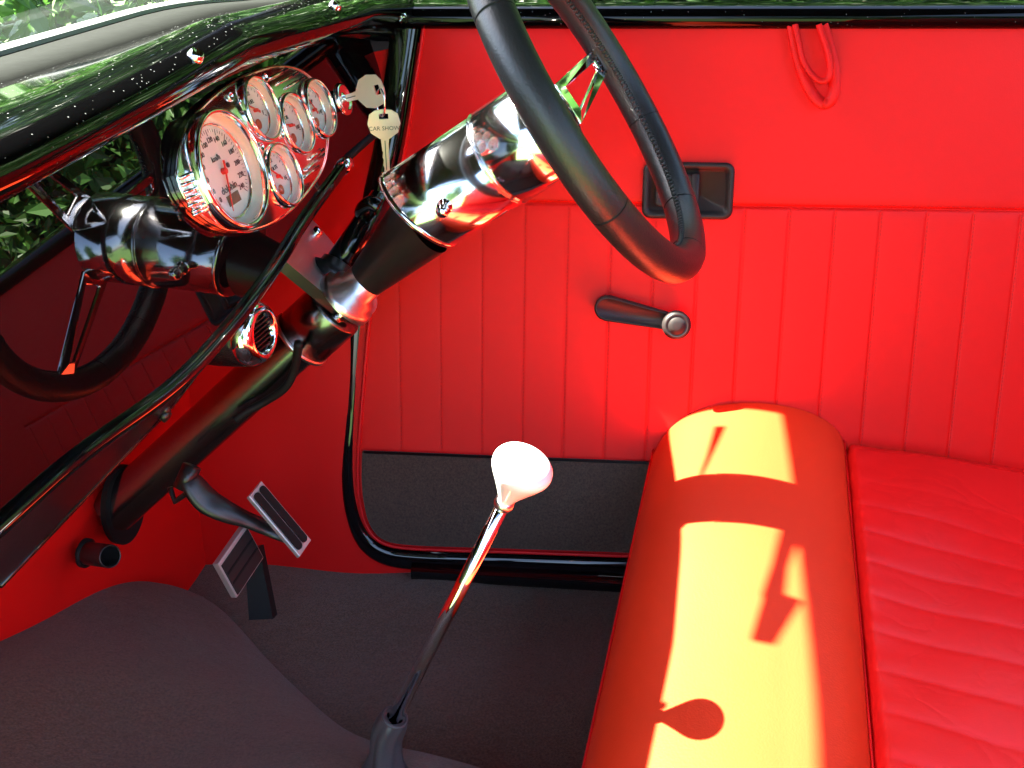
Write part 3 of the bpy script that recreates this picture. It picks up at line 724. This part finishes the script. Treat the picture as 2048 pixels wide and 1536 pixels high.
# ================================================================== steering column
colm = thing('steering_column', 'steering column with polished chrome barrel, satin lower tube and support plate', 'steering column')
def axp(t): return WC+AX*t
def tonA(x, y):   # axis parameter whose projection is nearest to px
    q = nrm(ray(x, y)); ts = np.linspace(-.05, .4, 900); return min(ts, key=lambda t: -(nrm(axp(t)) @ q))
t0, t1, t2 = tonA(1115, 238), tonA(995, 312), tonA(830, 430)
CRD = .0437
MB().add(*lathe([(CRD*.9, t0-.004), (CRD*1.02, t0), (CRD*1.02, t1-.002), (CRD*.99, t1-.0012)], WC, AX, 96)).out('hub_barrel', M_chromes, colm)
MB().add(*lathe([(CRD*.9, t1-.001), (CRD*.99, t1-.001), (CRD*1.035, t1-.0002), (CRD*1.035, t1+.0010), (CRD*.99, t1+.0018), (CRD*.9, t1+.0018)], WC, AX, 96)).out('barrel_ring', M_chrome, colm)
aA, eA, fA = frame(AX); upd = -CU*.2-CR*1.0; upd = nrm((CU*1.0-CR*.75)-AX*((CU*1.0-CR*.75) @ AX))
def tilt_end(VF, tilt):
    V, Fc = VF; out = []
    for v in V:
        d = v-WC; h = d @ AX
        if h > t1+.02: v = v+AX*(tilt*((d-AX*h) @ upd)/CRD)
        out.append(v)
    return out, Fc
t2 -= .008
MB().add(*tilt_end(lathe([(CRD*.95, t1+.002), (CRD*1.0, t1+.0025), (CRD*1.0, t2-.003)], WC, AX, 96), .011)).out('column_barrel', M_chromes, colm)
MB().add(*tilt_end(lathe([(CRD*1.0, t2-.003), (CRD*1.03, t2-.002), (CRD*1.045, t2), (CRD*1.03, t2+.002), (CRD*.97, t2+.003), (CRD*.90, t2+.0035), (.0, t2+.0045)], WC, AX, 96), .011)).out('end_cap', M_chrome, colm)
# hazard knob on barrel
ang = nrm(-np.array(ray(890, 415))+0*AX); side = nrm(ang-AX*(ang @ AX)); q = nrm(ray(890, 412))
bk = None
for A in np.linspace(0, 2*math.pi, 360):
    a_, e1_, e2_ = frame(AX); d_ = math.cos(A)*e1_+math.sin(A)*e2_
    if d_ @ -q < 0: continue
    for t in np.linspace(t1, t2, 40):
        p = axp(t)+d_*CRD; e = nrm(p) @ q
        if bk is None or e > bk[0]: bk = (e, p, d_)
MB().add(*lathe([(.0070, -.001), (.0070, .001), (.0045, .0015), (.0038, .005), (.0055, .008), (.0062, .011), (.0050, .0145), (.003, .016), (0, .0163)], bk[1], bk[2], 28)).out('hazard_knob', M_chrome, colm)
# lower axis
YC = WC[1]-.012
lowA = hit(727, 565, (0, YC, 0), eY); lowB = hit(240, 1010, (0, .80, 0), eY); AL = nrm(lowB-lowA)
# cone from barrel end to lower column
a0_, e1_, e2_ = frame(AX); 
Cc = axp(t2+.002)+nrm(np.cross(AX, eY))*0
V = []; Fc = []; ns = 48; 
dnv = nrm(lowA-axp(t2)); offc = (lowA-axp(t2+.08)); 
down = nrm(np.array([0, 0, -1.])-AX*(AX[2]*-1.)); 
for j in range(9):
    f = j/8; C_ = (axp(t2+.003)+down*.010)*(1-f)+lowA*f; r = .0345*(1-f)+.0175*f; a_ = nrm(AX*(1-f)+AL*f)
    e1 = nrm(eY-a_*(a_ @ eY)); e2 = np.cross(a_, e1)
    for k in range(ns): A = 2*math.pi*k/ns; V.append(C_+r*(math.cos(A)*e1+math.sin(A)*e2))
for j in range(8):
    for k in range(ns): l = (k+1) % ns; Fc.append((j*ns+k, j*ns+l, (j+1)*ns+l, (j+1)*ns+k))
mesh('column_cone', V, Fc, M_darkmet, colm)
# collars on the support plate
MB().add(*lathe([(.0175, -.004), (.0185, -.003), (.0185, .010), (.0235, .011), (.0240, .018), (.0290, .019), (.0300, .026), (.0300, .028)], lowA, AL, 64)).out('collar', M_alu, colm)
# plate
pc = lowA+AL*.028
ppx = [(560, 513), (600, 547), (650, 588), (690, 619), (715, 632), (740, 631), (753, 615), (752, 590), (735, 565), (705, 532), (665, 485), (622, 437), (588, 425)]
PP = [hit(a, b, pc, AL) for a, b in ppx]
pt = MB().add(*prism(catmull(PP, 3), AL*.011)).out('support_plate', M_plate, colm, smooth=False)
pt.data.materials.append(M_darkmet)
for p in pt.data.polygons: p.material_index = 0 if abs(np.array(p.normal) @ AL) > .5 else 1
for a, b in ((632, 466),):
    MB().add(*lathe([(.006, 0), (.006, -.004), (.004, -.006), (0, -.0065)], hit(a, b, pc, AL), AL, 6)).out('bolt', M_chrome, colm)
sd_ = nrm(np.cross(AL, CF)); 
MB().add(*lathe([(.0062, -.002), (.0062, .004), (.0045, .006), (0, .0065)], hit(688, 630, pc+AL*.0055, nrm(np.cross(AL, nrm(PP[3]-PP[1])))) if False else PP[3]+AL*.0055+nrm(PP[3]-PP[10])*.002, nrm(PP[3]-PP[10]+eY*-.2), 24)).out('bolt', M_chrome, colm)
# sleeve, pale ring, lower tube
t_ring = ((hit(600, 650, (0, YC, 0), eY)-lowA) @ AL)
MB().add(*lathe([(.030, .039), (.0305, .041), (.0305, t_ring)], lowA, AL, 64, True)).out('sleeve', M_satin, colm)
MB().add(*lathe([(.029, t_ring), (.0318, t_ring+.0005), (.0318, t_ring+.004), (.029, t_ring+.0045)], lowA, AL, 64)).out('ring', M_alu, colm)
tl = np.linalg.norm(lowB-lowA)
MB().add(*lathe([(.0240, t_ring), (.0240, tl-.09), (.0245, tl-.02), (.025, tl+.01)], lowA, AL, 64)).out('lower_tube', M_satin, colm)
# flat black disc standing in for the shaded hole where the tube enters the firewall
fh = lowA+AL*((KX+.004-lowA[0])/AL[0])
_o = [fh+np.array([0, .036*math.cos(t)+.002, .045*math.sin(t)-.006]) for t in np.linspace(0, 2*math.pi, 36, endpoint=False)]
MB().add(*prism(_o, (-.006, 0, 0))).out('firewall_hole_dark', M_rubber, colm, smooth=False)
# second (tilt / drop) tube
tb0 = lowA+AL*.012+eY*.0-nrm(np.cross(AL, eY))*0
B0 = at(668, 545, 1.03); B1 = at(765, 395, 1.045)
MB().add(*tube([B0, B0*.5+B1*.5, B1], [.0150, .0135, .0125], 28)).out('drop_tube', M_blackc, colm)
MB().add(*lathe([(.016, -.01), (.0235, -.002), (.0240, .006), (.0185, .008), (.018, .014), (.014, .016)], at(664, 552, 1.03), nrm(B1-B0), 48)).out('collar', M_darkmet, colm)
MB().add(*tube(catmull([at(738, 440, 1.04), at(726, 424, 1.03), at(742, 408, 1.02), at(758, 415, 1.02)], 6), .0085, 16)).out('knuckle', M_blackc, colm)
# cable below the lower tube
tag(MB().add(*tube(catmull([at(597, 685, .98), at(590, 735, 1.0), at(570, 775, 1.01), at(530, 803, 1.02), at(495, 822, 1.02), at(470, 840, 1.02)], 8), .0042, 12)).out('wiring_loom', M_rubber), 'black cable sagging under the lower steering column', 'cable')

# ================================================================== steering wheel
sw = thing('steering_wheel', 'black leather wrapped three spoke steering wheel with stitched inner seam', 'steering wheel')
_, w1, w2 = frame(AX)
e_h = nrm(eY-AX*(AX @ eY)); e_u = np.cross(e_h, AX); e_u = e_u if e_u[2] > 0 else -e_u        # horizontal (to the door), up in the wheel plane
RT = .0150
def wp(A, rad, h=0): return WC+AX*h+rad*(math.cos(A)*e_h+math.sin(A)*e_u)
rim = [wp(A, WR) for A in np.linspace(0, 2*math.pi, 120, endpoint=False)]
rimo = MB().add(*tube(rim, RT, 32, closed=True, sq=(1.0, 1.06))).out('rim', M_bleather, sw)
# leather section joints
for deg in (-22, -158, 38, 142, 268, -60):
    A = R_(deg); c = wp(A, WR); t = nrm(wp(A+.01, WR)-wp(A-.01, WR)); MB().add(*tube([c-t*.0005, c+t*.0005], RT*1.04+.0003, 32)).out('leather_joint', M_rubber, sw)
# cross stitching on the inner face of the rim
stc = MB(); N_ = 190
for k in range(N_):
    for sgn_ in (-1, 1):
        A = 2*math.pi*k/N_; c = wp(A, WR); inn = nrm(WC-c); t = nrm(np.cross(AX, inn))
        d = nrm(inn*1.0-AX*.15)
        p0 = c+RT*1.05*nrm(d+AX*.16*sgn_)-t*.0016; p1 = c+RT*1.05*nrm(d-AX*.16*sgn_)+t*.0016
        m0 = c+RT*1.085*d
        stc.add(*tube([p0, m0, p1], [.0006, .0008, .0006], 5))
stc.out('stitching', M_bstitch, sw)
hubc = tonA(1100, 237)
MB().add(*lathe([(0, t0-.010), (.020, t0-.010), (.030, t0-.008), (.036, t0-.004), (.0395, t0+.0)], WC, AX, 64)).out('hub', M_chrome, sw)
def spoke(deg, nm='spoke'):
    A = R_(deg); ca_ = lambda rad, lat, h: WC+AX*h+rad*(math.cos(A)*e_h+math.sin(A)*e_u)+lat*(-math.sin(A)*e_h+math.cos(A)*e_u)
    hh = t0-.006
    out = [(.036, -.021, hh), (.147, -.012, .002), (.147, .012, .002), (.036, .021, hh)]
    inn = [(.050, -.0115, hh*.86), (.130, -.0035, .008), (.130, .0035, .008), (.050, .0115, hh*.86)]
    th = .0042; V = [ca_(*p) for p in out]+[ca_(*p) for p in inn]; V += [v+AX*th for v in V]
    Fc = []
    for k in range(4):
        l = (k+1) % 4; Fc += [(k, l, l+4, k+4), (8+k, k+12, l+12, 8+l), (k, 8+k, 8+l, l), (k+4, l+4, l+12, k+12)]
    return mesh(nm, V, Fc, M_chrome, sw, smooth=False, mods=(('bevel', .0014, 2),))
for dg in (5, 125, 245): spoke(dg)

# ================================================================== air vent under the dash
av = thing('air_vent', 'round chrome eyeball air vent in a black housing below the dash lip', 'air vent')
vc = at(500, 665, .94); va = nrm(np.array([.90, -.10, .10])+CR*.2)
MB().add(*lathe([(.030, -.055), (.0315, -.03), (.031, -.004), (.029, -.001)], vc, va, 40, True)).out('housing', M_flake, av)
MB().add(*lathe([(.029, -.004), (.031, .0), (.030, .007), (.026, .013), (.021, .016), (.018, .0145), (.0165, .009)], vc, va, 48)).out('chrome_eyeball', M_chrome, av)
MB().add(*lathe([(.0168, .008), (.0, .008)], vc, va, 32)).out('throat', M_rubber, av)
vn = MB(); _, f1, f2 = frame(va)
for k in range(-3, 4): vn.add(*box(vc+va*.0105+f2*k*.0042, f1*2*math.sqrt(.0158**2-(k*.0042)**2), f2*.0012, va*.004))
vn.out('louvre', M_darkmet, av, smooth=False)
MB().add(*tube([at(328, 812, .86), at(334, 826, .86)], .004, 10)).add(*tube([at(322, 826, .86), at(336, 836, .86)], .005, 10)).out('underdash_fastener', M_darkmet, dash)

# ================================================================== pedals
br = thing('brake_pedal', 'long bare metal pedal pad with two black rubber strips on a curved arm', 'pedal')
def padpl(pts, dep, tilt):
    return [at(a, b, dep+tilt*(b-1040)/100) for a, b in pts]
PQ = [at(523, 961, 1.02), at(498, 992, 1.00), at(600, 1113, 1.005), at(621, 1081, 1.025)]
PQ[3] = PQ[0]+PQ[2]-PQ[1]
pn = nrm(np.cross(PQ[1]-PQ[0], PQ[2]-PQ[1])); pn = pn if pn @ CF < 0 else -pn
def quad(uu, vv, h=0): return (PQ[0]*(1-uu)+PQ[1]*uu)*(1-vv)+(PQ[3]*(1-uu)+PQ[2]*uu)*vv+pn*h
MB().add(*prism([quad(0, 0), quad(1, 0), quad(1, 1), quad(0, 1)], -pn*.005)).out('pad', M_pad, br, smooth=False, mods=(('bevel', .0006, 1),))
def slot(u0, u1, v0, v1):
    P = []; n_ = 6
    for k in range(n_+1): A = math.pi*k/n_; P.append(quad((u0+u1)/2-(u1-u0)/2*math.cos(A), v0-(.05)*math.sin(A), .0004))
    for k in range(n_+1): A = math.pi*k/n_; P.append(quad((u0+u1)/2+(u1-u0)/2*math.cos(A), v1+(.05)*math.sin(A), .0004))
    return P
for u0, u1 in ((.10, .46), (.54, .90)):
    MB().add(*prism(slot(u0, u1, .09, .90), pn*.0012)).out('rubber_strip', M_rubber, br, smooth=False)
arm_ = catmull([at(372, 948, 1.0), at(385, 968, 1.0), at(412, 1000, 1.005), at(450, 1022, 1.01), at(500, 1042, 1.02), at(545, 1060, 1.03), at(585, 1075, 1.03)], 6)
MB().add(*tube(arm_, [.0055+.0035*math.sin(min(1, i/len(arm_)*1.6)*3.1) for i in range(len(arm_))], 14, sq=(1.5, .8))).out('arm', M_darkmet, br)
MB().add(*lathe([(.009, -.012), (.009, .012)], at(374, 955, 1.0), nrm(CR*.4+CU*.9), 20, True)).add(*tube([at(340, 975, 1.01), at(350, 1003, 1.015), at(376, 985, 1.0), at(372, 950, .995)], .003, 8)).out('bracket', M_darkmet, br)
ac = thing('clutch_pedal', 'squarer metal pedal pad with ribbed rubber on a black post by the firewall', 'pedal')
PR = [at(492, 1048, 1.02), at(436, 1128, .985), at(474, 1196, 1.00), at(516, 1112, 1.035)]
PR[3] = PR[0]+PR[2]-PR[1]
n2 = nrm(np.cross(PR[1]-PR[0], PR[2]-PR[1])); n2 = n2 if n2 @ CF < 0 else -n2
def quad2(uu, vv, h=0): return (PR[0]*(1-uu)+PR[1]*uu)*(1-vv)+(PR[3]*(1-uu)+PR[2]*uu)*vv+n2*h
MB().add(*prism([quad2(0, 0), quad2(1, 0), quad2(1, 1), quad2(0, 1)], -n2*.008)).out('pad', M_pad, ac, smooth=False, mods=(('bevel', .0008, 2),))
MB().add(*prism([quad2(.04, .10), quad2(.96, .10), quad2(.96, .95), quad2(.04, .95)], n2*.0014)).out('rubber_strip', M_plastic, ac, smooth=False)
for v_ in (.34, .62): MB().add(*prism([quad2(.06, v_, .0016), quad2(.94, v_, .0016), quad2(.94, v_+.05, .0016), quad2(.06, v_+.05, .0016)], n2*.0006)).out('rubber_rib', M_rubber, ac, smooth=False)
MB().add(*prism([at(488, 1100, 1.06), at(518, 1095, 1.06), at(546, 1238, 1.075), at(498, 1240, 1.075)], CF*.02)).out('post', M_rubber, ac, smooth=False)
# stub pipe out of the firewall
sp = thing('pipe_stub', 'short dull metal pipe stub sticking out of the red firewall', 'pipe')
s0 = hit(172, 1106, (KX, 0, 0), np.array([1., 0, 0])); s1_ = at(215, 1112, (s0 @ CF)-.028)
MB().add(*lathe([(.0115, 0), (.0115, .048), (.0105, .049), (.0098, .047), (.0098, .012), (0, .012)], s0, nrm(s1_-s0), 32)).out('pipe', M_darkmet, sp)
MB().add(*lathe([(.0150, -.002), (.0150, .002), (.0115, .003)], s0, (1, 0, 0), 24)).out('rubber_grommet', M_rubber, sp)

# ================================================================== gear shifter
gs = thing('gear_shifter', 'chrome gear lever with bright mushroom knob rising from a grey leather boot', 'gear shifter')
YK = .584
kc = hit(1042, 925, (0, YK, 0), eY); sb0 = hit(1006, 1010, (0, YK, 0), eY); sb1 = hit(787, 1440, (0, YK-.012, 0), eY)
ka = nrm(kc-sb0 + CU*.004 + np.array([.004, 0, .0])); 
lev = nrm(sb0-sb1)
MB().add(*lathe([(.0060, 0), (.0055, .12), (.0049, np.linalg.norm(sb0-sb1))], sb1, lev, 32, True)).out('lever', M_chrome, gs)
kaim = nrm(lev-CF*.10)
MB().add(*lathe([(.0, -.002), (.0062, -.002), (.0072, .001), (.0068, .004), (.0052, .005)], sb0, nrm(lev*.8+kaim*.2), 40)).out('knob_collar', M_alu, gs)
kp_ = [(.0052, .004), (.0058, .006), (.0095, .013), (.0145, .0215), (.0190, .029), (.0212, .034), (.0212, .0385), (.0185, .0425), (.0130, .0455), (.006, .0470), (0, .0473)]
kk = catmull([(a, b, 0) for a, b in kp_], 4)
MB().add(*lathe([(max(0, p[0]), p[1]) for p in kk], sb0, kaim, 64)).out('knob', M_white, gs)
# boot
bt = []
for j, (r, h) in enumerate(((.0064, .003), (.0085, .004), (.0112, .002), (.0120, -.006), (.0125, -.020), (.0135, -.036), (.0160, -.052), (.024, -.070))):
    bt.append((r, h))
V = []; Fc = []; ns = 40; a_, e1, e2 = frame(lev)
for j, (r, h) in enumerate(bt):
    C_ = sb1+lev*h if h > -.02 else sb1+lev*-.02+np.array([0, 0, h+.02])
    for k in range(ns):
        A = 2*math.pi*k/ns; q_ = r*(1+.07*math.cos(4*A)+.05*math.sin(7*A+j*.6)*min(1, j/3)); V.append(C_+q_*(math.cos(A)*e1+math.sin(A)*e2))
for j in range(len(bt)-1):
    for k in range(ns): l = (k+1) % ns; Fc.append((j*ns+k, j*ns+l, (j+1)*ns+l, (j+1)*ns+k))
mesh('boot', V, Fc, M_greyleather, gs, mods=(('sub', 1),))
MB().add(*tube([sb1+lev*.003+(.0098)*(math.cos(A)*e1+math.sin(A)*e2) for A in np.linspace(0, 2*math.pi, 32, endpoint=False)], .0016, 8, closed=True)).out('boot_collar', M_greyleather, gs)

# ================================================================== bench seat
seat = thing('bench_seat', 'red leather bench seat with rounded front bolster and pleated cushion', 'seat')
SX0, SX1 = -.078, .134; XC = .030; ZT = -.577; YF = 1.066
def yend(x, z): return D0[1]+(-(ND[0]*(x-D0[0])+ND[2]*(z-D0[2]))/ND[1])     # where the door face stands
prof = [(-.052, -.80), (-.066, -.74), (-.078, -.69), (-.081, -.66), (-.077, -.637), (-.066, -.615), (-.048, -.597), (-.025, -.585), (.0, -.579), (.03, -.5765), (.06, -.5785), (.088, -.584), (.110, -.593), (.124, -.603), (.1325, -.614), (.134, -.626)]
pc_ = catmull([(a, 0, b) for a, b in prof], 6)
V = []; Fc = []; ny_ = 70; npc = len(pc_)
for j in range(ny_):
    for i, p in enumerate(pc_):
        ye = yend(p[0], p[2])-.004; y = -.06+(ye+.06)*(j/(ny_-1))**.8
        d = max(0, ye-y); k = 1-.0*d; e = .012*max(0, 1-d/.02)**2
        ctr = np.array([.03, 0, -.66]); q = np.array([p[0], 0, p[2]]); q = ctr+(q-ctr)*(1-e*1.2)
        q[2] += .0015*math.sin(y*17+p[0]*9)
        V.append((q[0], y, q[2]))
for j in range(ny_-1):
    for i in range(npc-1): Fc.append((j*npc+i, j*npc+i+1, (j+1)*npc+i+1, (j+1)*npc+i))
mesh('front_bolster', V, Fc, M_bolster, seat)
def bpipe(i, off, name, rad, m, dz=0):
    p = np.array([prof[i][0]+off, 0, prof[i][1]+dz]); ye = yend(p[0], p[2])-.008
    return MB().add(*tube([(p[0], -.06, p[2]), (p[0], .5, p[2]), (p[0], ye, p[2])], rad, 8)).out(name, m, seat)
bpipe(4, -.0005, 'front_seam', .0012, M_piping, .001); bpipe(14, .001, 'rear_seam', .0010, M_piping)
# cushion
ys0 = [hit(1712, yy, (0, 0, -.607), np.array([0, 0, 1.]))[1] for yy in (1008, 1068, 1128, 1188, 1260, 1335, 1420, 1507)]
dy = (ys0[0]-ys0[-1])/7; print('pleat', dy, ys0)
def cush(a, b):
    x = .131+(.62-.131)*a; 
    ye = yend(x, -.63)-.004; y = -.06+(ye+.06)*b
    z = -.604-.105*(x-.134)-.02*sm(.3, .62, x)
    z -= .022*(1-sm(0, .012, x-.131))
    ysh = y+.018*(x-.134)/.3
    k = (ysh-ys0[0])/dy; fr = k-math.floor(k); q = abs(math.sin(math.pi*fr))
    amp = .0019*sm(ys0[0]+dy*1.6, ys0[0]+dy*.3, ysh)*(1-.45*sm(.16, .45, x))
    z += amp*(q**.38-1)
    z += .0022*math.sin(x*30+y*8)*sm(.02, .1, x-.131)+.0016*math.sin(y*21-x*37+1.3)
    # puckers at the seam
    z += .0014*math.sin(2*math.pi*(y-ys0[0])/dy+1)*math.exp(-(x-.131)/.018)
    z -= .012*sm(ye-.03, ye, y)
    return np.array([x, y, z])
mesh('seat_cushion', *grid(cush, 150, 420), M_seat, seat)
def backr(a, b):
    y = -.06+1.1*a; z = -.66+.50*b; x = .58+.13*b-.03*math.sin(math.pi*b)
    k = (y-ys0[0])/dy; q = abs(math.sin(math.pi*(k-math.floor(k)))); return np.array([x-.006*q**.5, y, z])
mesh('backrest', *grid(backr, 120, 20), M_seat, seat, mods=(('solid', .08, 0),))

# ================================================================== unseen mirror-like and wiper-like blockers, added and shaped for their shadows on the bolster
def lift(px_, py_, z=None, x=None):
    S_ = hit(px_, py_, (0, 0, -.577), np.array([0, 0, 1.])); t = (z-S_[2])/SUN[2] if z is not None else (x-S_[0])/SUN[0]
    return S_+SUN*t
rm = thing('mirror_shadow_caster', 'unseen black mirror-like blocker on a stalk under the windscreen header, added for its shadow', 'shadow caster')
MB().add(*prism([lift(1530, 1180, .12), lift(1602, 1192, .12), lift(1548, 1287, .105), lift(1498, 1280, .105)], SUN*.008)).out('caster_head', M_rubber, rm, smooth=False, mods=(('bevel', .003, 2),))
MB().add(*tube([lift(1545, 1195, .12), lift(1560, 1130, .17), lift(1582, 1050, .235)], [.008, .006, .008], 10)).out('stalk', M_rubber, rm)
tag(MB().add(*tube([lift(1392, 950, x=-.505), lift(1412, 905, x=-.505), lift(1436, 845, x=-.50)], [.0018, .003, .006], 8)).out('wiper_shadow_caster', M_rubber), 'unseen thin black rod outside the windscreen, steering wheel side, added for its wedge shadow', 'wiper')
mesh('rear_side_panel', *grid(lambda a, b: dP(UMAX+.004+.8*a, -.42+(TOPV+.44)*b, -.004), 8, 6), M_redfirm, body)
